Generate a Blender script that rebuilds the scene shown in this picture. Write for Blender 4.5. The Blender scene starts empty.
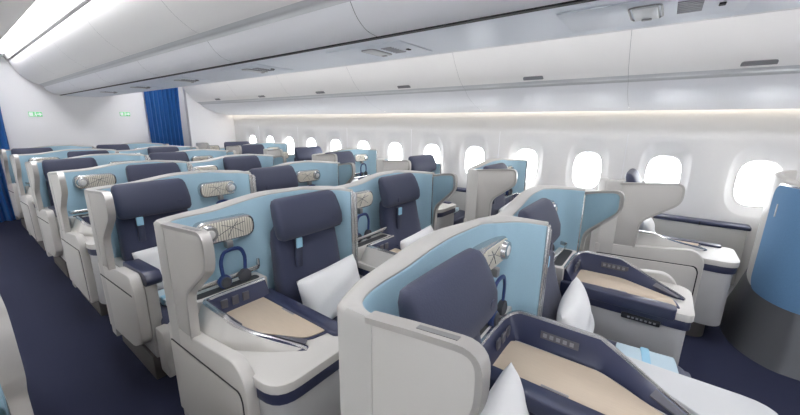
import bpy, bmesh, math, random
from mathutils import Vector, Matrix
random.seed(4)
SC = bpy.context.scene
COL = SC.collection

# ------------------------------------------------------------------ camera
CAM = bpy.data.cameras.new('camera'); cam = bpy.data.objects.new('camera', CAM); COL.objects.link(cam)
YAW, PIT, ROL = math.radians(53.1), math.radians(13.61), math.radians(.66)
fw = Vector((math.sin(YAW)*math.cos(PIT), math.cos(YAW)*math.cos(PIT), -math.sin(PIT)))
rt = Vector((math.cos(YAW), -math.sin(YAW), 0)); up = rt.cross(fw)
r2 = rt*math.cos(ROL)+up*math.sin(ROL); u2 = -rt*math.sin(ROL)+up*math.cos(ROL)
M = Matrix((r2, u2, -fw)).transposed().to_4x4(); M.translation = Vector((-1.67, 0, 1.70))
cam.matrix_world = M
CAM.sensor_width = 36; CAM.lens = 343.8/800*36; CAM.clip_start = .03; CAM.clip_end = 200
SC.camera = cam

# ------------------------------------------------------------------ world, light, exposure
W = bpy.data.worlds.new('daylight'); SC.world = W; W.use_nodes = True
bg = W.node_tree.nodes['Background']; bg.inputs[0].default_value = (.93, .96, 1, 1); bg.inputs[1].default_value = 8.0
SC.view_settings.view_transform = 'Standard'; SC.view_settings.look = 'None'
SC.view_settings.gamma = 1; SC.view_settings.use_curve_mapping = False
SC.view_settings.exposure = 0.62
CEIL_E, COVE_E = 10.0, 3.5
def area(name, loc, rot, sx, sy, e, c=(1, .985, .97)):
    L = bpy.data.lights.new(name, 'AREA'); L.shape = 'RECTANGLE'; L.size = sx; L.size_y = sy; L.energy = e; L.color = c
    o = bpy.data.objects.new(name, L); COL.objects.link(o); o.location = loc; o.rotation_euler = rot; return o

# ------------------------------------------------------------------ materials
def mat(name, rgb, rough=.5, metal=0, bump=None, emit=None, coat=0, var=None, sheen=0):
    m = bpy.data.materials.new(name); m.use_nodes = True; nt = m.node_tree; b = nt.nodes['Principled BSDF']
    def lin(c): return ((c/255+.055)/1.055)**2.4 if c/255 > .04045 else c/255/12.92
    c = tuple(lin(v) for v in rgb)+(1,)
    b.inputs['Base Color'].default_value = c; b.inputs['Roughness'].default_value = rough; b.inputs['Metallic'].default_value = metal
    if coat: b.inputs['Coat Weight'].default_value = coat; b.inputs['Coat Roughness'].default_value = .12
    if sheen: b.inputs['Sheen Weight'].default_value = sheen
    if emit: b.inputs['Emission Color'].default_value = c; b.inputs['Emission Strength'].default_value = emit
    tc = nt.nodes.new('ShaderNodeTexCoord')
    if var:
        n = nt.nodes.new('ShaderNodeTexNoise'); n.inputs['Scale'].default_value = var[0]; n.inputs['Detail'].default_value = 4
        mp = nt.nodes.new('ShaderNodeMapping'); mp.inputs['Scale'].default_value = var[2] if len(var) > 2 else (1, 1, 1)
        mx = nt.nodes.new('ShaderNodeMix'); mx.data_type = 'RGBA'
        mx.inputs['A'].default_value = tuple(v*(1-var[1]) for v in c[:3])+(1,); mx.inputs['B'].default_value = tuple(min(1, v*(1+var[1])) for v in c[:3])+(1,)
        nt.links.new(tc.outputs['Object'], mp.inputs['Vector']); nt.links.new(mp.outputs[0], n.inputs['Vector'])
        nt.links.new(n.outputs['Fac'], mx.inputs['Factor']); nt.links.new(mx.outputs['Result'], b.inputs['Base Color'])
    if bump:
        n2 = nt.nodes.new('ShaderNodeTexNoise'); n2.inputs['Scale'].default_value = bump[0]; n2.inputs['Detail'].default_value = 3
        bp = nt.nodes.new('ShaderNodeBump'); bp.inputs['Strength'].default_value = bump[1]; bp.inputs['Distance'].default_value = .004
        nt.links.new(tc.outputs['Object'], n2.inputs['Vector']); nt.links.new(n2.outputs['Fac'], bp.inputs['Height']); nt.links.new(bp.outputs[0], b.inputs['Normal'])
    return m
cream = mat('cream_plastic', (206, 203, 198), .42, bump=(60, .05))
greige = mat('greige_plastic', (192, 190, 186), .4, bump=(60, .05))
trim = mat('satin_trim', (190, 187, 183), .33, .35)
edge = mat('grey_edge', (150, 150, 150), .35, .4)
chrome = mat('brushed_chrome', (205, 205, 205), .25, .9)
body = mat('console_grey', (184, 184, 184), .4, bump=(50, .05))
whitet = mat('white_table', (206, 207, 208), .35)
navyp = mat('navy_plastic', (52, 57, 84), .35, coat=.2)
navy = mat('navy_fabric', (62, 67, 92), .85, bump=(420, .35), var=(260, .12), sheen=.25)
navyhead = mat('navy_leather', (60, 65, 88), .6, bump=(160, .2), sheen=.1)
blue = mat('light_blue_lining', (160, 192, 208), .85, bump=(380, .3), var=(180, .06))
bluewing = mat('blue_wing_lining', (160, 194, 210), .85, bump=(380, .3), var=(180, .06))
deepblue = mat('mid_blue_fabric', (104, 146, 186), .8, bump=(300, .35), var=(90, .1, (1, 1, 2)))
beige = mat('pale_wood_laminate', (206, 189, 168), .38, var=(14, .07, (12, 1, 1)))
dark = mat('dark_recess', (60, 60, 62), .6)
kickm = mat('kick_grey', (96, 92, 90), .6)
darkgrey = mat('graphite_panel', (98, 100, 104), .35, .3)
black = mat('black_gap', (26, 27, 30), .6)
plate = mat('black_plate', (38, 40, 44), .3)
pil = mat('white_cotton', (236, 236, 236), .9, bump=(40, .25))
blank = mat('pale_blue_blanket', (194, 214, 224), .9, bump=(200, .4))
strapb = mat('pale_blue_tab', (158, 205, 228), .8)
cups = mat('grey_foam', (72, 74, 80), .9, bump=(300, .4))
hblue = mat('headset_blue', (36, 58, 112), .4)
lampm = mat('lamp_glass', (225, 224, 220), .2, .1, coat=.5)
sockm = mat('socket_grey', (98, 98, 106), .5)
icon = mat('panel_marks', (150, 150, 156), .5)
wallm = mat('wall_panel', (234, 233, 232), .5, bump=(30, .03))
binm = mat('bin_warm_white', (249, 247, 244), .42)
bincool = mat('bin_cool_white', (240, 240, 243), .42)
psum = mat('service_panel', (222, 227, 236), .4)
ceilm = mat('ceiling_white', (236, 234, 230), .6)
handm = mat('bin_handle_grey', (128, 128, 130), .4)
bulk = mat('bulkhead_white', (248, 247, 248), .5)
carpet = mat('navy_carpet', (32, 37, 64), .95, bump=(600, .6), var=(120, .35))
green = mat('exit_green', (130, 215, 155), .4, emit=.12)
signw = mat('exit_white', (225, 245, 228), .4, emit=.3)
lite = mat('ceiling_light', (251, 251, 255), .5, emit=CEIL_E)
cove = mat('cove_light', (255, 244, 226), .5, emit=COVE_E)
# curtain
curt = mat('curtain_blue', (52, 128, 205), .8, bump=(160, .25), sheen=.3)
# stripes + twigs on the cream reading-light panel
lampface = mat('lamp_panel', (228, 222, 208), .45)
nt = lampface.node_tree; b = nt.nodes['Principled BSDF']; tc = nt.nodes.new('ShaderNodeTexCoord')
wv = nt.nodes.new('ShaderNodeTexWave'); wv.bands_direction = 'X'; wv.inputs['Scale'].default_value = 22; wv.inputs['Distortion'].default_value = .2
cr = nt.nodes.new('ShaderNodeValToRGB'); cr.color_ramp.elements[0].position = .06; cr.color_ramp.elements[1].position = .22
cr.color_ramp.elements[0].color = (.30, .27, .22, 1); cr.color_ramp.elements[1].color = (.80, .76, .66, 1)
nt.links.new(tc.outputs['Object'], wv.inputs[0]); nt.links.new(wv.outputs['Fac'], cr.inputs[0]); nt.links.new(cr.outputs[0], b.inputs['Base Color'])
# window glass
gl = bpy.data.materials.new('window_glass'); gl.use_nodes = True; nt = gl.node_tree; nt.nodes.clear()
o_ = nt.nodes.new('ShaderNodeOutputMaterial'); mx = nt.nodes.new('ShaderNodeMixShader'); tr = nt.nodes.new('ShaderNodeBsdfTransparent'); gs = nt.nodes.new('ShaderNodeBsdfGlossy')
gs.inputs['Roughness'].default_value = .05; mx.inputs[0].default_value = .06
nt.links.new(tr.outputs[0], mx.inputs[1]); nt.links.new(gs.outputs[0], mx.inputs[2]); nt.links.new(mx.outputs[0], o_.inputs[0])

# ------------------------------------------------------------------ helpers
MIR = [1]
def link(name, bm, m, parent=None, mats=None, smooth=40):
    bmesh.ops.recalc_face_normals(bm, faces=bm.faces)
    if MIR[0] < 0:
        for v in bm.verts: v.co.x = -v.co.x
        bmesh.ops.reverse_faces(bm, faces=bm.faces)
    me = bpy.data.meshes.new(name); bm.to_mesh(me); bm.free()
    me.materials.append(m)
    for x in (mats or []): me.materials.append(x)
    me.shade_smooth(); me.set_sharp_from_angle(angle=math.radians(smooth))
    o = bpy.data.objects.new(name, me); COL.objects.link(o)
    if parent: o.parent = parent
    return o
def bev(bm, w, seg=2, ang=30):
    es = [e for e in bm.edges if len(e.link_faces) == 2 and e.calc_face_angle(0) > math.radians(ang)]
    if es and w > 0: bmesh.ops.bevel(bm, geom=es, offset=w, segments=seg, profile=.5, affect='EDGES', clamp_overlap=True)
def addbox(bm, x0, x1, y0, y1, z0, z1):
    r = bmesh.ops.create_cube(bm, size=1)
    for v in r['verts']:
        v.co = Vector(((x0+x1)/2+v.co.x*(x1-x0), (y0+y1)/2+v.co.y*(y1-y0), (z0+z1)/2+v.co.z*(z1-z0)))
    return r['verts']
def box(x0, x1, y0, y1, z0, z1, b=.006, seg=2):
    bm = bmesh.new(); addbox(bm, x0, x1, y0, y1, z0, z1); bev(bm, b, seg); return bm
def prism(pts, a0, a1, axis, b=.006, seg=2, bm=None):
    """polygon pts extruded along axis: 'x' -> pts (y,z); 'z' -> pts (x,y); 'y' -> pts (x,z)"""
    nb = bmesh.new()
    def P(p, a): return {'x': (a, p[0], p[1]), 'y': (p[0], a, p[1]), 'z': (p[0], p[1], a)}[axis]
    A = [nb.verts.new(P(p, a0)) for p in pts]; B = [nb.verts.new(P(p, a1)) for p in pts]
    n = len(pts); nb.faces.new(A); nb.faces.new(B[::-1])
    for i in range(n): nb.faces.new((A[i], A[(i+1) % n], B[(i+1) % n], B[i]))
    bmesh.ops.recalc_face_normals(nb, faces=nb.faces); bev(nb, b, seg)
    if bm is None: return nb
    me = bpy.data.meshes.new('t'); nb.to_mesh(me); nb.free(); bm.from_mesh(me); bpy.data.meshes.remove(me); return bm
def rnd(pts, rad, seg=5):
    """round polygon corners; rad = number or list"""
    out = []; n = len(pts)
    for i, p in enumerate(pts):
        r = rad[i] if isinstance(rad, (list, tuple)) else rad
        p = Vector(p); a = Vector(pts[i-1])-p; c = Vector(pts[(i+1) % n])-p
        if r <= 0: out.append(tuple(p)); continue
        r_ = min(r, a.length*.48, c.length*.48); A = p+a.normalized()*r_; B = p+c.normalized()*r_
        for k in range(seg+1):
            t = k/seg; out.append(tuple(A*(1-t)**2+p*2*t*(1-t)+B*t*t))
    return out
def catmull(pts, n=4):
    out = []; P = [Vector(p) for p in pts]
    for i in range(len(P)-1):
        p0 = P[max(i-1, 0)]; p1 = P[i]; p2 = P[i+1]; p3 = P[min(i+2, len(P)-1)]
        for k in range(n):
            t = k/n; out.append(.5*((2*p1)+(p2-p0)*t+(2*p0-5*p1+4*p2-p3)*t*t+(3*p1-p0-3*p2+p3)*t**3))
    out.append(P[-1]); return out
def loft(secs, axis='z', seg=28, bm=None):
    """secs: (pos along axis, c1, c2, h1, h2, exponent) superellipse rings, closed at both ends"""
    bm = bm or bmesh.new(); rings = []
    for (a, c1, c2, h1, h2, ex) in secs:
        ring = []
        for k in range(seg):
            t = 2*math.pi*k/seg; c, s = math.cos(t), math.sin(t)
            p = c1+h1*math.copysign(abs(c)**(2/ex), c); q = c2+h2*math.copysign(abs(s)**(2/ex), s)
            ring.append(bm.verts.new({'z': (p, q, a), 'y': (p, a, q), 'x': (a, p, q)}[axis]))
        rings.append(ring)
    for A, B in zip(rings, rings[1:]):
        for k in range(seg): bm.faces.new((A[k], A[(k+1) % seg], B[(k+1) % seg], B[k]))
    bm.faces.new(rings[0]); bm.faces.new(rings[-1][::-1]); return bm
def tube(pts, r, seg=8, closed=False, bm=None, r2=None):
    bm = bm or bmesh.new(); P = [Vector(p) for p in pts]; rings = []; n = len(P); prev = None
    for i, p in enumerate(P):
        if closed: t = P[(i+1) % n]-P[i-1]
        else: t = P[min(i+1, n-1)]-P[max(i-1, 0)]
        t.normalize()
        if prev is None:
            a = Vector((0, 0, 1)) if abs(t.z) < .9 else Vector((0, 1, 0)); a = (a-t*a.dot(t)).normalized()
        else: a = (prev-t*prev.dot(t)).normalized()
        prev = a; c = t.cross(a)
        rings.append([bm.verts.new(p+a*r*math.cos(2*math.pi*k/seg)+c*(r2 or r)*math.sin(2*math.pi*k/seg)) for k in range(seg)])
    for i in range(n if closed else n-1):
        A, B = rings[i], rings[(i+1) % n]
        for k in range(seg): bm.faces.new((A[k], A[(k+1) % seg], B[(k+1) % seg], B[k]))
    if not closed: bm.faces.new(rings[0][::-1]); bm.faces.new(rings[-1])
    return bm
def sweep(path, secfn, bm=None):
    """path: list of (x,y); secfn(i,t) -> closed list of (offset to the left of travel, z)"""
    bm = bm or bmesh.new(); P = [Vector((p[0], p[1])) for p in path]; rings = []
    for i, p in enumerate(P):
        t = (P[min(i+1, len(P)-1)]-P[max(i-1, 0)]).normalized(); n = Vector((-t.y, t.x))
        rings.append([bm.verts.new((p.x+n.x*o, p.y+n.y*o, z)) for o, z in secfn(i, i/(len(P)-1))])
    m = len(rings[0])
    for A, B in zip(rings, rings[1:]):
        for k in range(m): bm.faces.new((A[k], A[(k+1) % m], B[(k+1) % m], B[k]))
    bm.faces.new(rings[0][::-1]); bm.faces.new(rings[-1]); return bm
def empty(name, loc=(0, 0, 0), rz=0):
    o = bpy.data.objects.new(name, None); COL.objects.link(o); o.location = loc; o.rotation_euler = (0, 0, rz); o.empty_display_size = .1; return o
def tag(o, label, cat, group=None):
    o['label'] = label; o['category'] = cat
    if group: o['group'] = group
    return o
def structure(o): o['kind'] = 'structure'; return o
KIDS = {}
def copy_tree(o, parent=None):
    c = o.copy(); COL.objects.link(c)
    if parent: c.parent = parent
    for ch in [x for x in bpy.data.objects if x.parent == o]: copy_tree(ch, c)
    return c

# ------------------------------------------------------------------ cabin structure
YF, YA, XR, XL = -3.3, 8.95, 3.04, -3.04
structure(link('floor', box(XL-.1, XR+.1, YF, YA+.3, -.06, 0, 0), carpet))
PITCH, WY0, WZ = .747, -.79, 1.172
def ring(cy, cz, hw, hh, x, ex, seg=40):
    out = []
    for k in range(seg):
        t = 2*math.pi*k/seg; c, s = math.cos(t), math.sin(t)
        out.append((x, cy+hw*math.copysign(abs(c)**(2/ex), c), cz+hh*math.copysign(abs(s)**(2/ex), s)))
    return out
def side_wall(name, sgn):
    bm = bmesh.new(); MIRX = sgn
    n0 = int((YF-WY0)//PITCH)+1; k = n0; ys = []
    while WY0+k*PITCH+PITCH/2 < YA: ys.append(WY0+k*PITCH); k += 1
    z0, z1 = .74, 1.62; seg = 40
    prof_up = [(3.04, z1), (3.035, 1.72), (3.02, 1.82), (3.005, 1.93)]
    prof_dn = [(3.04, z0), (3.04, .55), (3.02, .30), (2.95, .12), (2.90, 0)]
    for cy in ys:
        # outer rectangle ring with same count
        R = []
        for j in range(seg):
            t = 2*math.pi*j/seg; c, s = math.cos(t), math.sin(t); m = max(abs(c), abs(s))
            R.append((3.04, cy+c/m*PITCH/2, (z0+z1)/2+s/m*(z1-z0)/2))
        rings = [R, ring(cy, 1.20, .235, .36, 3.042, 3.0, seg), ring(cy, 1.195, .222, .34, 3.052, 3.0, seg),
                 ring(cy, WZ+.005, .180, .253, 3.075, 2.9, seg), ring(cy, WZ, .160, .230, 3.085, 2.9, seg), ring(cy, WZ, .154, .222, 3.11, 2.9, seg)]
        V = [[bm.verts.new(p) for p in r] for r in rings]
        for A, B in zip(V, V[1:]):
            for j in range(seg): bm.faces.new((A[j], A[(j+1) % seg], B[(j+1) % seg], B[j]))
    ya, yb = ys[0]-PITCH/2, ys[-1]+PITCH/2
    for prof in (prof_up, prof_dn):
        for (a, b_) in zip(prof, prof[1:]):
            bm.faces.new([bm.verts.new(q) for q in ((a[0], ya, a[1]), (a[0], yb, a[1]), (b_[0], yb, b_[1]), (b_[0], ya, b_[1]))])
    full = prof_up[::-1]+prof_dn
    for (p, q) in ((YF, ya), (yb, YA+.3)):
        for (a, b_) in zip(full, full[1:]):
            bm.faces.new([bm.verts.new(w) for w in ((a[0], p, a[1]), (a[0], q, a[1]), (b_[0], q, b_[1]), (b_[0], p, b_[1]))])
    bmesh.ops.remove_doubles(bm, verts=bm.verts, dist=.0005)
    MIR[0] = sgn; o = structure(link(name, bm, wallm, smooth=50)); MIR[0] = 1
    # thin seams between wall panels every second window
    bm = bmesh.new()
    for i, cy in enumerate(ys):
        if i % 2 == 0: addbox(bm, 3.036, 3.045, cy+PITCH/2-.003, cy+PITCH/2+.003, .75, 1.62)
    MIR[0] = sgn; s = link('trim_wall_seam_'+('right' if sgn > 0 else 'left'), bm, bincool); s['kind'] = 'structure'; MIR[0] = 1
    return ys
ys = side_wall('wall_right', 1); side_wall('wall_left', -1)
n = 0
for sgn in (1, -1):
    for cy in ys:
        n += 1
        MIR[0] = sgn
        fr = bmesh.new(); A = [fr.verts.new(p) for p in ring(cy, WZ, .166, .236, 3.083, 2.9)]; B = [fr.verts.new(p) for p in ring(cy, WZ, .158, .227, 3.079, 2.9)]; Cc = [fr.verts.new(p) for p in ring(cy, WZ, .149, .217, 3.095, 2.9)]
        for a, b_ in ((A, B), (B, Cc)):
            for j in range(40): fr.faces.new((a[j], a[(j+1) % 40], b_[(j+1) % 40], b_[j]))
        f = structure(link('window_%d' % n, fr, wallm, smooth=60))
        pb = bmesh.new(); pb.faces.new([pb.verts.new(p) for p in ring(cy, WZ, .154, .222, 3.108, 2.9)])
        link('pane', pb, gl, f)
        MIR[0] = 1

def extr(prof, y0, y1, thick=None):
    """open profile (x,z) list extruded along y"""
    bm = bmesh.new(); A = [bm.verts.new((p[0], y0, p[1])) for p in prof]; B = [bm.verts.new((p[0], y1, p[1])) for p in prof]
    for i in range(len(prof)-1): bm.faces.new((A[i], A[i+1], B[i+1], B[i]))
    return bm
# ceiling over both aisles and out to the side bins
structure(link('ceiling', box(XL-.1, XR+.1, YF, YA+.3, 2.98, 3.02, 0), ceilm))
def cat2(p, n=5): return [(v.x, v.y) for v in catmull(p, n)]
MX = .125
def mirp(p): return [(2*MX-x, z) for x, z in p]
doorL = cat2([(-.715, 2.64), (-.66, 2.52), (-.57, 2.41), (-.47, 2.335), (-.41, 2.31)])
lipL = cat2([(-.41, 2.31), (-.385, 2.296), (-.365, 2.29), (-.355, 2.27)], 3)
lowL = cat2([(-.355, 2.27), (-.31, 2.21), (-.24, 2.165), (-.15, 2.15)])
coveL = [(-.725, 2.665), (-.755, 2.715), (-.76, 2.74)]
for nm, f in (('left', lambda p: p), ('right', mirp)):
    k = 0
    root = tag(empty('overhead_bin_row', (0, 0, 0)), 'smooth white centre overhead bin row, '+('left side with pull ledge above left aisle' if nm == 'left' else 'right side facing the window bins'), 'overhead bin')
    # each bin door between joints
    yj = [YF+.02, -1.6, -.15, 1.3, 2.75, 4.2, 5.65, 7.1, YA-.04]
    for a, b_ in zip(yj, yj[1:]):
        link('bin_door', extr(f(doorL), a+.0015, b_-.0015), binm, root)
        link('pull_ledge', extr(f(lipL), a, b_), whitet, root)
        link('lower_panel', extr(f(lowL), a+.002, b_-.002), bincool, root)
    link('top_cove', extr(f(coveL), YF+.02, YA-.04), binm, root)
    link('shadow_gap', extr(f([(-.69, 2.67), (-.69, 2.62)]), YF+.02, YA-.04), black, root)
    link('backing', extr(f([(-.68, 2.74), (-.60, 2.48), (-.40, 2.34), (-.30, 2.25), (-.12, 2.19), (.12, 2.19)]), YF+.02, YA-.04), edge, root)
link('trim_1', box(-.160, -.134, YF, YA, 2.144, 2.19, 0), black)['kind'] = 'structure'
link('trim_2', box(2*MX+.135, 2*MX+.15, YF, YA, 2.15, 2.19, 0), psum)['kind'] = 'structure'
bm = prism(cat2([(-.135, 2.16), (-.12, 2.147), (.125, 2.145), (.37, 2.147), (.385, 2.16)], 3)+[(.385, 2.19), (-.135, 2.19)], YF, YA, 'y', 0)
link('trim_3', bm, psum)['kind'] = 'structure'
# ceiling light strips
for i, (a, b_) in enumerate(((-.90, -.765), (1.015, 1.15))):
    t = tag(empty('ceiling_light_strip', ((a+b_)/2, 2.3, 2.74)), 'long glowing ceiling light strip above the %s aisle beside the bins' % ('left' if i == 0 else 'right'), 'ceiling light')
    link('diffuser', box(-(b_-a)/2, (b_-a)/2, -5.4, 6.3, 0, .012, .002), lite, t)
    link('housing', box(-(b_-a)/2-.006, (b_-a)/2+.006, -5.42, 6.35, .013, .05, .004), whitet, t)
    link('end_cap', loft([(6.3, 0, .0, .07, .02, 2.5), (6.42, 0, .0, .06, .015, 2.5)], 'y'), edge, t)
structure(link('trim_4', box(-1.9, -.905, YF, YA, 2.735, 2.76, 0), ceilm)); structure(link('trim_5', box(1.155, 1.80, YF, YA, 2.735, 2.76, 0), ceilm))

# side bins
sidep = cat2([(1.78, 2.73), (1.86, 2.56), (1.97, 2.38), (2.10, 2.22), (2.19, 2.15)])
sidelip = cat2([(2.19, 2.15), (2.22, 2.128), (2.25, 2.12), (2.27, 2.10)], 3)
sidelow = cat2([(2.27, 2.10), (2.36, 2.03), (2.55, 1.945), (2.75, 1.895), (2.90, 1.87)])
for sgn, nm in ((1, 'right'), (-1, 'left')):
    MIR[0] = sgn
    yj = [YF, -2.13, -.48-.82, -.48+.83, 1.17+.82, 2.82+.82, 4.47+.82, 6.12+.82, YA]
    hy = [-2.13+.02, -.48, 1.17, 2.82, 4.47, 6.12, 7.8]
    prev = YF
    for i in range(7):
        a = YF if i == 0 else (hy[i-1]+hy[i])/2; b_ = YA-.04 if i == 6 else (hy[i]+hy[i+1])/2
        words = ['foremost', 'second', 'third', 'fourth', 'fifth', 'sixth', 'rearmost'][i]
        root = tag(empty('side_overhead_bin', (0, 0, 0)), 'white overhead bin with grey latch above the %s windows, %s from the front' % (nm, words), 'overhead bin', 'overhead bins along the %s wall' % nm)
        link('bin_door', extr(sidep, a+.0012, b_-.0012), binm, root)
        link('pull_ledge', extr(sidelip, a+.001, b_-.001), whitet, root)
        link('underside', extr(sidelow, a+.001, b_-.001), bincool, root)
        # latch: rounded dark plate lying on the door face near its lower edge
        hb = prism(rnd([(-.10, -.022), (.10, -.022), (.10, .022), (-.10, .022)], [.006, .006, .02, .02]), 0, .008, 'z', .002)
        ang = math.atan2(2.22-2.15, 2.10-2.19)
        nrm = Vector((-.62, 0, -.78)).normalized(); tg = Vector((-.78, 0, .62))
        for v in hb.verts:
            c = v.co.copy(); v.co = Vector((2.1400, hy[i], 2.1790))+Vector((0, 1, 0))*c.x+tg*c.y+nrm*c.z
        link('latch', hb, handm, root)
    structure(link('trim_%d' % (6 if sgn > 0 else 7), extr([(1.80, 2.80), (1.95, 2.55), (2.3, 2.16), (2.93, 1.93)], YF, YA), edge))
    t = tag(empty('wall_wash_light', (2.962*sgn, 2.8, 1.905)), 'warm glowing wall wash light strip under the %s overhead bins' % nm, 'light strip')
    link('diffuser', box(-.022, .03, -5.9, 6.1, -.004, .004, .001), cove, t)
    link('housing', box(-.035, .035, -5.95, 6.14, .006, .03, .002), whitet, t)
    MIR[0] = 1

# service units under the centre bins
def service_unit():
    r = empty('service_unit')
    link('mounting_panel', box(-.17, .17, -.30, .30, -.006, .0, .003), psum, r)
    link('reading_light_lens', box(-.10, .08, -.04, .045, -.014, -.006, .006, 3), whitet, r)
    link('lens_frame', tube([(x, y, -.007) for x, y in rnd([(-.11, -.05), (.09, -.05), (.09, .055), (-.11, .055)], .03)], .004, 6, True), edge, r)
    link('lens_tab', box(.055, .075, -.015, .02, -.018, -.013, .002), handm, r)
    bm = bmesh.new()
    for k in range(7): addbox(bm, -.09+.024*k, -.078+.024*k, -.17, -.095, -.010, -.006)
    link('vent_grille', bm, icon, r)
    link('indicator', box(.0, .03, -.235, -.215, -.012, -.006, .002), black, r)
    return r
pu = service_unit()
words = ['foremost, above the nearest seats', 'above the second row', 'above the third row', 'above the fourth row', 'above the fifth row', 'rearmost, near the bulkhead']
for i in range(6):
    o = pu if i == 0 else copy_tree(pu)
    o.location = (.12, .13+1.40*i, 2.1455)
    tag(o, 'pale service unit with lens and vent under the centre bins, '+words[i], 'service unit', 'service units under the centre bins')

# bulkhead and curtains
structure(link('wall_rear_light_block', box(-3.1, 3.1, YA+.3, YA+.4, 0, 2.98, 0), bulk))  # unseen wall added to stop outside light leaking in behind the curtains
structure(link('wall_front_light_block', box(-3.1, 3.1, YF-.1, YF, 0, 2.98, 0), bulk))  # unseen wall added behind the camera to shut daylight out of the open end
structure(link('wall_back', box(-.93, 1.14, YA, YA+.12, 0, 2.98, 0), bulk))
structure(link('wall_back_right', box(1.97, 3.1, YA-.03, YA+.09, 0, 2.98, 0), bulk))
structure(link('wall_back_left', box(-3.1, -1.85, YA, YA+.12, 0, 2.98, 0), bulk))
def curtain(x0, x1, y, label, z1=2.62):
    r = tag(empty('curtain', ((x0+x1)/2, y, 0)), label, 'curtain')
    bm = bmesh.new(); nx = 110; nz = 12; g = []
    for i in range(nx+1):
        t = i/nx; col = []
        for k in range(nz+1):
            s = k/nz; w = (x1-x0)*(1-.10*math.sin(math.pi*s)*.5)
            col.append(bm.verts.new((-(x1-x0)/2+w*t, .035*math.sin(t*math.pi*2*8+.5*math.sin(3*s))+.01*math.sin(t*41), .003+(z1-.003)*s)))
        g.append(col)
    for i in range(nx):
        for k in range(nz): bm.faces.new((g[i][k], g[i+1][k], g[i+1][k+1], g[i][k+1]))
    bmesh.ops.solidify(bm, geom=bm.faces, thickness=.004)
    link('drape', bm, curt, r, smooth=80)
    link('rail', tube([(-(x1-x0)/2, 0, z1+.01), ((x1-x0)/2, 0, z1+.01)], .012), chrome, r)
curtain(1.13, 1.80, YA-.12, 'bright blue pleated curtain across the right aisle beside the white bulkhead')
curtain(-1.76, -.90, YA-.12, 'blue pleated curtain across the left aisle at the picture edge')
for x, z, w in ((-.53, 1.80, 'left'), (.77, 1.84, 'right')):
    t = tag(empty('exit_sign', (x, YA-.012, z)), 'small green and white pictogram sign high on the bulkhead, %s one' % w, 'sign')
    link('plate', box(-.085, .085, 0, .012, -.04, .04, .004), green, t)
    bm = bmesh.new(); addbox(bm, -.08, -.03, -.004, 0, -.03, .03)
    prism([(.02, -.012), (.05, -.012), (.05, -.03), (.085, 0), (.05, .03), (.05, .012), (.02, .012)], -.004, 0, 'y', 0, bm=bm)
    loft([(-.004, 0, .025, .009, .009, 2), (0, 0, .025, .009, .009, 2)], 'y', 12, bm)
    prism([(-.012, .012), (.008, .014), (.016, -.005), (.01, -.035), (.002, -.035), (.0, -.01), (-.014, -.03), (-.02, -.026), (-.008, -.004)], -.004, 0, 'y', 0, bm=bm)
    link('pictogram', bm, signw, t)

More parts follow.
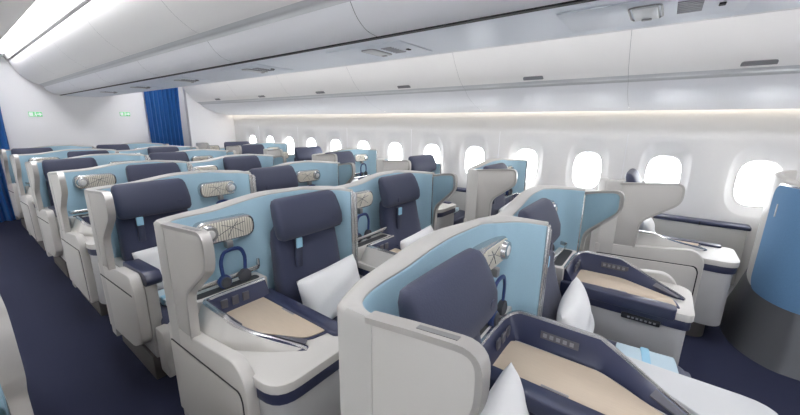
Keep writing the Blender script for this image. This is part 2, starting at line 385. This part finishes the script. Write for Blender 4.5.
# ------------------------------------------------------------------ the suite
def ztop(u, Wd, low=False, mir=1):
    if low:
        f = min(1, max(0, (u-.12)/.3)); f = f*f*(3-2*f); return 1.255-.135*f
    w = u/Wd if mir > 0 else 1-u/Wd
    f = min(1, max(0, (w-.18)/.42)); f = f*f*(3-2*f)
    return 1.236+.048*f-.022*max(0, (w-.8)/.2)
def make_suite(kind, mir, Wd=1.115, window=False, wl=.0):
    """kind 'K': console beside the aisle; 'S': seat beside the aisle. aisle at u=0, back corner at v=0, seat faces -v"""
    MIR[0] = mir; r = empty('suite'); s = Wd/1.115
    out = [(0, -.12), (0, -.05), (.002, -.005), (.02, .018), (.09, .05), (.2, .085), (.4, .098), (.6, .085), (.78, .04), (.93, .012), (1.09, .006), (1.112, -.02), (1.112, -.10), (1.112, -.245)]
    inn = [(.036, -.12), (.039, -.085), (.050, -.05), (.078, -.02), (.14, .002), (.25, .014), (.4, .008), (.58, -.006), (.75, -.018), (.88, -.03), (.98, -.05), (1.05, -.10), (1.082, -.16), (1.088, -.245)]
    db = 0
    if not window and mir < 0:     # right-hand units bow further back behind the seat
        db = .095
        out = [(0, -.12), (0, -.05), (.002, .0), (.025, .05), (.08, .11), (.18, .155), (.4, .180), (.6, .182), (.8, .172), (.95, .158), (1.09, .145), (1.112, .11), (1.112, .0), (1.112, -.145)]
        inn = [(.036, -.12), (.039, -.085), (.050, -.03), (.078, .015), (.14, .062), (.25, .098), (.4, .105), (.58, .107), (.75, .100), (.88, .088), (.98, .07), (1.05, .03), (1.086, -.04), (1.088, -.145)]
    vend = out[-1][1]
    if window: out = [(a*s, b_) for a, b_ in out]; inn = [(a*s, b_) for a, b_ in inn]
    O = catmull(out, 4); I = catmull(inn, 4)
    def wall(O, I, z0, zf, m, name, dz=0):
        bm = bmesh.new(); R = []
        for o, i in zip(O, I):
            zt = zf(o.x)+dz
            R.append([bm.verts.new(p) for p in ((o.x, o.y, z0), (o.x, o.y, zt-.012), (o.x*.8+i.x*.2, o.y*.8+i.y*.2, zt), (o.x*.25+i.x*.75, o.y*.25+i.y*.75, zt), (i.x, i.y, zt-.010), (i.x, i.y, z0))])
        for A, B in zip(R, R[1:]):
            for k in range(6): bm.faces.new((A[k], A[(k+1) % 6], B[(k+1) % 6], B[k]))
        bm.faces.new(R[0]); bm.faces.new(R[-1][::-1]); return link(name, bm, m, r, smooth=50)
    zf = lambda u: ztop(u, Wd, window and kind == 'K', mir)
    wall(O, I, .12, zf, greige, 'shell')
    # blue fabric lining on the inner face
    bm = bmesh.new(); R = []
    for k, i in enumerate(I):
        t = (I[min(k+1, len(I)-1)]-I[max(k-1, 0)]).normalized(); nn = Vector((t.y, -t.x))
        zt = zf(O[k].x)-.022; p = i+nn*.007; e = .004 if k in (0, len(I)-1) else 0
        R.append([bm.verts.new(q) for q in ((i.x, i.y, .60), (i.x, i.y, zt+.006), (p.x, p.y, zt), (p.x, p.y, .60))])
    for A, B in zip(R, R[1:]):
        for k in range(4): bm.faces.new((A[k], A[(k+1) % 4], B[(k+1) % 4], B[k]))
    bm.faces.new(R[0]); bm.faces.new(R[-1][::-1]); link('fabric_lining', bm, blue, r, smooth=50)
    # divider front edge strip
    ex = O[-1].x
    link('divider_trim', box(ex-.026, ex+.0015, vend-.014, vend+.004, .62, (1.10 if window and kind == 'K' else zf(Wd)-.012), .008, 3), chrome, r)
    # aisle wing
    nw = -.525+wl; ns = -.285; nc = -.272
    if mir < 0 and not window: nw, ns, nc = -.36, -.165, -.15
    wp = [(-.10, .70), (-.10, 1.236), (nw*.6, 1.256), (nw, 1.275), (nw-.002, 1.12), (ns, .935), (nc, .70)]
    wing = rnd(wp, [0, .0, .0, .06, .06, .05, 0], 6)
    link('wing_panel', prism(wing, .002, .030, 'x', .004), cream if kind else cream, r)
    # lining inside the wing
    wi = rnd([(-.125, .74), (-.125, 1.222), (nw*.6, 1.244), (nw+.023, 1.255), (nw+.021, 1.125), (ns+.02, .945), (nc+.02, .74)], [0, .01, 0, .04, .035, .05, 0], 6)
    link('wing_lining', prism(wi, .030, .036, 'x', .002), bluewing, r)
    # metal edge around the wing
    def edgeband(poly, x0, x1, inset, m, name):
        bm = bmesh.new(); n_ = len(poly); V = []
        for k in range(n_):
            a = Vector(poly[max(k-1, 0)]); c = Vector(poly[min(k+1, n_-1)]); t = (c-a).normalized(); nn = Vector((-t.y, t.x))
            p = Vector(poly[k]); q = p-nn*inset; p2 = p+nn*.004
            V.append([bm.verts.new(w) for w in ((x0, q.x, q.y), (x0, p2.x, p2.y), (x1, p2.x, p2.y), (x1, q.x, q.y))])
        for A, B in zip(V, V[1:]):
            for k in range(4): bm.faces.new((A[k], A[(k+1) % 4], B[(k+1) % 4], B[k]))
        bm.faces.new(V[0]); bm.faces.new(V[-1][::-1]); return link(name, bm, m, r, smooth=50)
    per = wing[1:]
    # orientation: outward normal of the polyline
    edgeband(per[::-1], -.002, .038, .012, trim, 'wing_edge')
    za = 1.275+.0045; zb = 1.256+.0045; ya_, yb_ = nw+.06, nw*.6
    zc = za+(zb-za)*(ya_-nw)/(yb_-nw)
    link('wing_grip', prism([(ya_, zc-.004), (ya_, zc+.001), (yb_, zb+.001), (yb_, zb-.004)], .011, .027, 'x', 0), edge, r)
    link('hinge_strip', box(.034, .042, -.13, -.108, .76, 1.222, .003), chrome, r)
    # base under the wing
    if kind == 'K':
        bp = rnd([(.02, .16), (.02, .685), (-.27, .712), (-.665, .765), (-.735, .70), (-.735, .16)], [.01, .02, .02, .07, .05, .02], 5)
        link('side_frame', prism(bp, .0, .055, 'x', .008, 3), cream, r)
        sp = rnd([(.0, .175), (.0, .60), (-.27, .615), (-.69, .64), (-.71, .60), (-.71, .175)], [.01, .01, .02, .04, .03, .02], 4)
        link('panel_gap', prism(sp, -.002, .0, 'x', 0), black, r)
        sp2 = rnd([(-.005, .18), (-.005, .592), (-.27, .607), (-.68, .632), (-.702, .595), (-.702, .18)], [.01, .01, .02, .04, .03, .02], 4)
        link('side_panel', prism(sp2, -.008, .002, 'x', .003), cream, r)
    else:
        bp = rnd([(.02, .17), (.02, .685), (-.28, .70), (-.40, .745), (-.70, .775), (-.745, .70), (-.735, .32), (-.55, .22)], [.01, .02, .03, .04, .05, .05, .04, .05], 5)
        link('side_frame', prism(bp, .0, .06, 'x', .008, 3), cream, r)
        link('panel_gap', prism([(.0, .60), (-.70, .645), (-.70, .635), (.0, .59)], -.0015, .001, 'x', 0), black, r)
        link('arm_pad', prism(rnd([(-.33, .70), (-.36, .765), (-.76, .79), (-.80, .74), (-.77, .70)], .02), .062, .15, 'x', .012, 3), navyp, r)
        link('arm_support', box(.062, .13, -.74, -.02, .18, .70, .01), greige, r)
    link('kick_plate', box(.05, Wd-.05, -.70, 0, 0, .18, .004), kickm, r)
    # --- console with table, cubby, rail
    if kind == 'K': c0, c1, sg = .04, .50, 1; front = -.95 if window else (-.88 if mir > 0 else -.80)
    else: c0, c1, sg = Wd-.045, Wd-.50, -1; front = -1.08
    def U(a): return c0+sg*a              # a = 0 at the outer side of the console, .46 at the seat side
    lo, hi = min(U(0), U(.455)), max(U(0), U(.455))
    def planpoly(g, f):
        a = [(U(g), -.03), (U(g), f), (U(.455-g), f), (U(.455-g), -.03)]
        return rnd(a, [.005, .12, .05, .005], 6)
    link('console_body', prism(planpoly(.012, front+.02), .15, .605, 'z', .008), body, r)
    link('console_kick', prism(planpoly(.05, front+.10), .0, .15, 'z', .003), kickm, r)
    link('console_band', prism(planpoly(.006, front+.006), .605, .662, 'z', .006), navyp, r)
    link('console_top', prism(planpoly(0, front), .662, .705, 'z', .012, 3), cream, r)
    if kind == 'S': link('front_table', prism(rnd([(U(.0), -.58), (U(.0), front-.01), (U(.44), front-.01), (U(.44), -.99), (U(.265), -.93), (U(.20), -.835), (U(.055), -.60)], [.01, .10, .06, .02, .02, .02, .01], 5), .705, .742, 'z', .006), whitet, r)
    e = .12 if kind == 'S' else 0
    pad = rnd([(U(.155), -.20), (U(.145), -.43-e), (U(.285), -.70-e), (U(.385), -.72-e), (U(.385), -.16), (U(.20), -.16)], [.02, .05, .04, .01, .01, .03], 4)
    link('table_surround', prism([(Vector(p)-Vector((U(.26), -.45))).xy[:] and tuple(Vector((U(.26), -.45))+(Vector(p)-Vector((U(.26), -.45)))*1.06) for p in pad], .705, .711, 'z', .002), navyp, r)
    link('table_pad', prism(pad, .711, .717, 'z', .002), beige, r)
    link('table_hinge', box(min(U(.372), U(.382)), max(U(.372), U(.382)), -.48, -.38, .717, .719, 0), icon, r)
    # navy beam on the seat side
    bf = front+.08
    link('console_armrest', prism(rnd([(U(.385), -.12), (U(.385), bf), (U(.47), bf), (U(.47), -.12)], [.01, .04, .03, .01]), .655, .722, 'z', .014, 3), navyp, r)
    # raised rim: cream outside, navy inside, metal cap
    hz = [(0, .10), (.22, .105), (.36, .125), (.62, .125), (.95, .028), (1, .012)]
    def hh(t):
        for (a, x), (b_, y) in zip(hz, hz[1:]):
            if t <= b_: return x+(y-x)*(t-a)/(b_-a)
        return hz[-1][1]
    rp = catmull([(U(.43), -.135), (U(.22), -.135), (U(.12), -.145), (U(.082), -.18), (U(.075), -.26), (U(.075), -.36-e), (U(.078), -.44-e), (U(.115), -.53-e), (U(.18), -.645-e), (U(.245), -.76-e)], 5)
    side = sg*mir*0+sg   # travel goes seat side -> outer -> forward; interior is to the left for sg>0
    def rimsec(i, t):
        h = hh(t); z = .703; q = side*max(.12, min(1, h/.05))
        return [(-.036*q, z), (-.014*q, z+h-.006), (-.006*q, z+h), (.004*q, z+h-.008), (.052*q, z+.012), (.056*q, z)]
    def rimcream(i, t):
        h = hh(t); z = .701; q = side*max(.12, min(1, h/.05))
        return [(-(.030+.035*min(1, h/.12))*q, z), (-.020*q, z+h-.008), (-.010*q, z+h-.008), (-.010*q, z)]
    def rimcap(i, t):
        h = hh(t); z = .703; q = side*max(.4, min(1, h/.1))
        return [(-.021*q, z+h-.008), (-.014*q, z+h+.002), (-.002*q, z+h+.002), (.004*q, z+h-.008)]
    link('rim_inner', sweep(rp, rimsec), navyp, r)
    link('rim_outer', sweep(rp, rimcream), cream, r)
    link('rim_cap', sweep(rp, rimcap), chrome, r)
    # control marks on the rim
    p1, p2 = Vector((rp[39].x, rp[39].y)), Vector((rp[44].x, rp[44].y)); dn = (p2-p1).normalized(); nn = Vector((-dn.y, dn.x))*side
    h1, h2 = hh(39/(len(rp)-1)), hh(44/(len(rp)-1)); bm = bmesh.new()
    Q = [(p1+nn*.013, .703+h1*.86), (p2+nn*.015, .703+h2*.82), (p2+nn*.046, .703+.018), (p1+nn*.044, .703+.030)]
    va = [bm.verts.new((q.x, q.y, z+.003)) for q, z in Q]; vb = [bm.verts.new((q.x, q.y, z-.003)) for q, z in Q]
    bm.faces.new(va); bm.faces.new(vb[::-1])
    for k in range(4): bm.faces.new((va[k], va[(k+1) % 4], vb[(k+1) % 4], vb[k]))
    link('rim_plate', bm, sockm, r)
    xx = U(.075)+sg*.034; bm = bmesh.new()
    addbox(bm, xx-.002, xx+.002, -.46, -.30, .750, .786); cp = link('control_panel', bm, sockm, r)
    bm = bmesh.new()
    for k in range(5): addbox(bm, xx+sg*.003-.002, xx+sg*.003+.002, -.44+.028*k, -.424+.028*k, .76, .778)
    link('control_button', bm, icon, cp)
    for k in range(3):
        a = U(.17+.06*k)
        link('socket', box(a-.018, a+.018, -.176, -.166, .735, .785, .003), sockm, r)
    # cubby and chrome rail behind the table
    link('cubby_shelf', box(lo+.03, hi, -.128, .0, .705, .805, .01), cream, r)
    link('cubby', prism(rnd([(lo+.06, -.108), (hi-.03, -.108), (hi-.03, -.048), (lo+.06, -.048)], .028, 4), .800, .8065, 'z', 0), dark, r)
    rail = [(U(.045), -.012, .845), (U(.055), -.045, .843), (U(.09), -.062, .843), (U(.40), -.062, .852), (U(.445), -.055, .856), (U(.452), -.025, .862)]
    link('rail', tube(catmull(rail, 4), .015, 8, r2=.005), chrome, r)
    link('rail_clip', box(U(.445)-.008, U(.445)+.008, -.062, -.045, .85, .905, .005), chrome, r)
    # name plate on the seat side of the console
    sx = U(.458)
    pl = link('seat_plate', box(min(sx-.012*sg, sx+.004*sg), max(sx-.012*sg, sx+.004*sg), front+.14, front+.33, .59, .625, .006), plate, r)
    bm = bmesh.new()
    for k in range(7): addbox(bm, min(sx+.004*sg, sx+.006*sg), max(sx+.004*sg, sx+.006*sg), front+.16+.021*k, front+.172+.021*k, .602, .612)
    link('plate_lettering', bm, icon, pl)
    # --- seat
    if kind == 'K': a0, a1 = .55, Wd-.07
    elif mir > 0 and not window: a0, a1 = .115, .605
    elif not window: a0, a1 = .175, .655
    else: a0, a1 = .145, Wd-.51
    hup = .022 if (mir < 0 and not window) else .008
    cx = (a0+a1)/2; hw = (a1-a0)/2
    secs = []
    for z, y, h, d in ((.40, -.16, .90, .05), (.42, -.165, .98, .07), (.5, -.165, 1, .075), (.62, -.15, 1, .075), (.75, -.135, 1, .072), (.88, -.12, .98, .068), (.98, -.105, .97, .06), (1.05, -.10, .93, .055), (1.09, -.095, .82, .04)):
        secs.append((z, cx, y+db*min(1, max(0, (z-.42)/.4)), hw*h, d, 4.2))
    link('backrest', loft(secs, 'z', 36), navy, r, smooth=70)
    hs = []
    for z, y, h, d in ((1.005, -.175, .86, .02), (1.015, -.178, .95, .042), (1.04, -.18, .99, .054), (1.10, -.17, 1.0, .06), (1.16, -.15, .99, .056), (1.215, -.13, .965, .046), (1.24, -.12, .92, .034), (1.25, -.115, .84, .016)):
        hs.append((z+hup, cx+(.015 if db else 0), y+db*1.3, hw*1.0*h, d, 4.5))
    hd = link('headrest', loft(hs, 'z', 36), navyhead, r, smooth=70)
    link('emblem', loft([(-.2315+db, cx+hw*.62, 1.09, .020, .020, 2), (-.226+db, cx+hw*.62, 1.09, .021, .021, 2)], 'y', 20), navyhead, hd)
    tx = cx-mir*hw*.5
    st = link('headrest_strap', box(tx-.022, tx+.022, -.212+db, -.185+db, .83, 1.02, .006), navyhead, r)
    link('strap_tab', box(tx-.022, tx+.022, -.220+db, -.205+db, .955, 1.02, .006), strapb, st)
    cs = []
    for y, z, h, d in ((-.14, .40, .94, .05), (-.17, .40, 1, .075), (-.4, .395, 1, .08), (-.62, .40, 1, .08), (-.74, .395, 1, .075), (-.79, .385, .97, .055), (-.805, .38, .9, .03)):
        cs.append((y, cx, z, hw*h, d, 4.5))
    link('seat_cushion', loft(cs, 'y', 32), navy, r, smooth=70)
    link('seat_pan', box(a0+.01, a1-.01, -.74, -.1, .17, .34, .01), greige, r)
    lg = link('leg_rest', loft([(a0+.004, -.79, .27, .03, .13, 4), (a0+.02, -.79, .27, .045, .15, 4), (a1-.02, -.79, .27, .045, .15, 4), (a1-.004, -.79, .27, .03, .13, 4)], 'x', 24), navy, r, smooth=60)
    if kind == 'S': link('leg_rest_panel', prism(rnd([(-.76, .10), (-.76, .42), (-.88, .42), (-.90, .36), (-.90, .10)], .02), .07, .155, 'x', .01), greige, r)
    # --- reading light on the lining
    lc = (.325 if kind == 'K' else Wd-.22); dside = -1 if kind == 'K' else 1     # disc at the side away from the seat
    
    yl = (-.018 if kind == 'K' else -.052)+(db*.95 if db else 0)
    frame = rnd([(lc-.165, 1.055), (lc+.165, 1.055), (lc+.165, 1.185), (lc-.165, 1.185)], .06, 6)
    lf = link('reading_light', prism(frame, yl-.03, yl+.03, 'y', .010, 3), chrome, r)
    inner = rnd([(lc-.152, 1.066), (lc+.152, 1.066), (lc+.152, 1.174), (lc-.152, 1.174)], .052, 6)
    link('light_panel', prism(inner, yl-.034, yl-.028, 'y', .001), lampface, lf)
    dx = lc+dside*.10
    link('lamp_disc', loft([(yl-.056, dx, 1.12, .034, .034, 2), (yl-.054, dx, 1.12, .042, .042, 2), (yl-.034, dx, 1.12, .050, .050, 2)], 'y', 24), chrome, lf)
    link('lamp_lens', loft([(yl-.061, dx, 1.12, .018, .018, 2), (yl-.056, dx, 1.12, .026, .026, 2)], 'y', 20), lampm, lf)
    bm = bmesh.new()
    for k, (p, q) in enumerate((((-.02, -.02), (.13, .03)), ((.0, .035), (.12, -.03)), ((.03, -.04), (.09, .04)))):
        d = -dside
        tube([(lc+d*(p[0]-.03), yl-.0355, 1.12+p[1]), (lc+d*((p[0]+q[0])/2-.03), yl-.0355, 1.12+(p[1]+q[1])/2+.008), (lc+d*(q[0]-.03), yl-.0355, 1.12+q[1])], .0016, 5, bm=bm)
    link('twig_pattern', bm, darkgrey, lf)
    hk = link('headset_hook', box(lc-.018, lc+.018, yl-.052, yl-.005, 1.018, 1.062, .006), edge, r)
    MIR[0] = 1
    if window:
        # slim ledge with navy top against the cabin wall
        MIR[0] = mir
        if kind == 'K':
            link('wall_ledge', box(Wd-.12, Wd+.03, -1.14, -.37, .735, .775, .012, 3), navyp, r)
            link('wall_ledge_body', box(Wd-.10, Wd+.03, -1.12, -.37, .16, .735, .006), greige, r)
            link('wall_ledge_seam', box(Wd-.125, Wd-.12, -.76, -.752, .735, .773, 0), black, r)
        MIR[0] = 1
    r['cx'] = cx*mir; r['lc'] = lc*mir; r['yl'] = yl; r['hw'] = hw; r['m'] = mir; r['db'] = db
    return r

PROTO = {}
def suite(kind, mir, Wd, window, loc, wl=.0):
    key = (kind, mir, Wd, window, wl)
    if key not in PROTO: PROTO[key] = make_suite(kind, mir, Wd, window, wl); o = PROTO[key]
    else: o = copy_tree(PROTO[key])
    o.location = loc; return o

# pillows, headsets, blankets: each a thing of its own
def make_pillow():
    bm = bmesh.new(); N = 22; top = {}; bot = {}
    w, h = .262, .172
    for i in range(N+1):
        for j in range(N+1):
            u, v = 2*i/N-1, 2*j/N-1
            t = max(0, (1-abs(u)**3)*(1-abs(v)**3))**.5*.07
            t *= 1+.07*math.sin(5*u+2*v)+.05*math.sin(7*v-3*u)
            pin = 1-.07*(1-u*u)*abs(v)**2 ; pin2 = 1-.07*(1-v*v)*abs(u)**2
            rc = 1-.05*(u*u*v*v)**1.5; p = (u*w*pin2*rc, v*h*pin*rc)
            top[i, j] = bm.verts.new((p[0], -t, p[1]))
            bot[i, j] = top[i, j] if i in (0, N) or j in (0, N) else bm.verts.new((p[0], t, p[1]))
    for i in range(N):
        for j in range(N):
            bm.faces.new((top[i, j], top[i+1, j], top[i+1, j+1], top[i, j+1]))
            bm.faces.new((bot[i, j], bot[i, j+1], bot[i+1, j+1], bot[i+1, j]))
    o = link('pillow', bm, pil, smooth=80)
    return o
def make_headset():
    r = empty('headset')
    pts = [(-.062, 0, -.16), (-.066, 0, -.12), (-.067, 0, -.07), (-.052, 0, -.028), (-.025, 0, -.012), (.025, 0, -.012), (.052, 0, -.028), (.067, 0, -.07), (.066, 0, -.12), (.062, 0, -.16)]
    link('headband', tube(catmull(pts, 4), .0075, 8, r2=.011), hblue, r)
    for s_ in (-1, 1):
        c = link('ear_cup', loft([(-.018, s_*.058, -.185, .022, .026, 2), (-.012, s_*.058, -.185, .034, .038, 2), (.008, s_*.058, -.185, .036, .040, 2), (.016, s_*.058, -.185, .026, .03, 2)], 'y', 20), hblue if s_ < 0 else cups, r)
        if s_ < 0: link('ear_pad', loft([(-.026, s_*.058, -.185, .024, .028, 2), (-.018, s_*.058, -.185, .029, .033, 2)], 'y', 20), cups, c)
    return r
def make_blanket():
    r = empty('folded_blanket')
    for k in range(2):
        link('fold', loft([(-.13, 0, .016+.028*k, .13, .008, 3), (-.125, 0, .016+.028*k, .15, .015, 3.5), (.125, 0, .016+.028*k, .15, .015, 3.5), (.13, 0, .016+.028*k, .13, .008, 3)], 'y', 28), blank, r, smooth=70)
    link('blanket_band', box(-.152, .152, -.02, .02, .0, .064, .008), strapb, r)
    return r
pil0, head0, blan0 = make_pillow(), make_headset(), make_blanket()
used = {'p': 0, 'h': 0, 'b': 0}
def inst(k, proto):
    used[k] += 1
    return proto if used[k] == 1 else copy_tree(proto)
ROWW = ['nearest', 'second', 'third', 'fourth', 'fifth', 'sixth', 'seventh']
def dress(x0, y0, o, where, row, colname, pillow=True, blanket=True, headset=True):
    cx = x0+o['cx']; z = .645
    g = ROWW[row]
    if headset:
        h = inst('h', head0); h.location = (x0+o['lc'], y0+o['yl']-.062, 1.026); h.rotation_euler = (0, 0, 0)
        tag(h, 'blue headset hanging below the reading light in the %s row, %s' % (g, colname), 'headset', 'headsets hanging on the seats')
    if pillow:
        p = inst('p', pil0); p.location = (cx+.03*o['m'], y0-.335+o['db']*.6, z); p.rotation_euler = (math.radians(-16), math.radians(-2), math.radians(3))
        tag(p, 'white pillow leaning on the navy seat in the %s row, %s' % (g, colname), 'pillow', 'white pillows on the seats')
    if blanket:
        b_ = inst('b', blan0); b_.location = (cx-.04, y0-.62, .484); b_.rotation_euler = (0, 0, math.radians(6))
        tag(b_, 'folded pale blue blanket on the seat cushion in the %s row, %s' % (g, colname), 'blanket', 'folded blankets on the seats')
P = 1.285
def describe(kind, row, colname):
    d = 'cream seat suite, navy seat beside aisle' if kind == 'S' else 'cream seat suite, table console beside aisle'
    return '%s, %s row, %s' % (d, ROWW[row], colname)
for k in range(7):
    kd = 'S' if k % 2 == 0 else 'K'
    y0 = .62+P*k; o = suite(kd, 1, 1.115, False, (-1.115, y0, 0), .12 if k == 0 else 0); o.name = 'seat_suite' if k == 0 else 'seat_suite.%03d' % k
    tag(o, describe(kd, k, 'left centre column'), 'airline seat', 'seat suites in the centre columns')
    dress(-1.115, y0, o, '', k, 'left centre column', k < 5, k < 4, k < 6)
    kd2 = 'K' if k % 2 == 0 else 'S'
    y1 = .52+P*k; o = suite(kd2, -1, 1.115, False, (1.115, y1, 0), .12 if k == 0 else 0); o.name = 'seat_suite.%03d' % (10+k)
    tag(o, describe(kd2, k, 'right centre column'), 'airline seat', 'seat suites in the centre columns')
    dress(1.115, y1, o, '', k, 'right centre column', k < 4, k < 3, k < 6)
for k in range(7):
    kd = 'K' if k % 2 == 0 else 'S'
    y0 = .34+1.31*k; 
    if y0 > 8.6: break
    o = suite(kd, 1, 1.25, True, (1.75, y0, 0)); o.name = 'seat_suite.%03d' % (20+k)
    tag(o, describe(kd, k, 'right window column'), 'airline seat', 'seat suites by the windows')
    dress(1.75, y0, o, '', k, 'right window column', k < 4, k < 3, k < 5)
for k in range(2):
    kd = 'K' if k % 2 == 0 else 'S'
    y0 = .34+1.31*(k+1); o = suite(kd, -1, 1.25, True, (-1.645, y0, 0)); o.name = 'seat_suite.%03d' % (30+k)
    tag(o, describe(kd, k, 'left window column'), 'airline seat', 'seat suites by the windows')

# nearest window suite in front: only its curved back is seen
r = tag(empty('seat_shell', (0, 0, 0)), 'tall curved suite back with blue fabric and graphite lower panel at the right edge', 'airline seat')
outc = catmull([(1.76, -1.45), (1.755, -1.0), (1.79, -.89), (1.90, -.81), (2.05, -.765), (2.24, -.75), (2.5, -.77), (2.75, -.83), (2.98, -.95)], 5)
def bandsec(z0, z1, d0, d1, f0=0, f1=0):
    return lambda i, t: [(f0+d0, z0), (f1+d0, z1), (f1+d1, z1), (f0+d1, z0)]
link('shell', sweep([(p.x, p.y) for p in outc], lambda i, t: [(0, .42), (0, 1.32), (-.015, 1.335), (-.05, 1.335), (-.06, 1.32), (-.06, .42)]), greige, r, smooth=50)
link('lower_shell', sweep([(p.x, p.y) for p in outc], lambda i, t: [(.115, .0), (.08, .12), (.04, .28), (.005, .44), (-.05, .44), (-.05, 0)]), darkgrey, r, smooth=50)
# blue panel following the back, rounded corners
def wrap(path, s0, s1, z0, z1, rad, d0, d1, m, name):
    L = [0]
    for a, b_ in zip(path, path[1:]): L.append(L[-1]+(b_-a).length)
    def at(s):
        for i in range(len(L)-1):
            if s <= L[i+1] or i == len(L)-2:
                f = (s-L[i])/(L[i+1]-L[i]); p = path[i].lerp(path[i+1], f); t = (path[i+1]-path[i]).normalized(); return p, Vector((-t.y, t.x))
    bm = bmesh.new(); N = 30; cols = []
    for k in range(N+1):
        t = k/N; t = .5-.5*math.cos(math.pi*t); s = s0+(s1-s0)*t; e = min(s-s0, s1-s); zz = 0
        if e < rad: zz = rad-math.sqrt(max(0, rad*rad-(rad-e)**2))
        p, nn = at(s)
        a = p+nn*d0; b_ = p+nn*d1
        cols.append([bm.verts.new(q) for q in ((a.x, a.y, z0+zz), (b_.x, b_.y, z0+zz), (b_.x, b_.y, z1-zz), (a.x, a.y, z1-zz))])
    for A, B in zip(cols, cols[1:]):
        for k in range(4): bm.faces.new((A[k], A[(k+1) % 4], B[(k+1) % 4], B[k]))
    bm.faces.new(cols[0]); bm.faces.new(cols[-1][::-1]); link(name, bm, m, r, smooth=50)
wrap(outc, .30, 1.0, .42, 1.305, .12, -.004, .006, chrome, 'panel_frame')
wrap(outc, .315, .988, .435, 1.29, .11, -.002, .010, deepblue, 'fabric_panel')
for a, b_, z0, z1, m, nm in ((.86, .872, 1.05, 1.15, whitet, 'marker_strip'), (.47, .51, .52, .58, chrome, 'lamp_ring')):
    wrap(outc, a, b_, z0, z1, .006, .004, .014, m, nm)
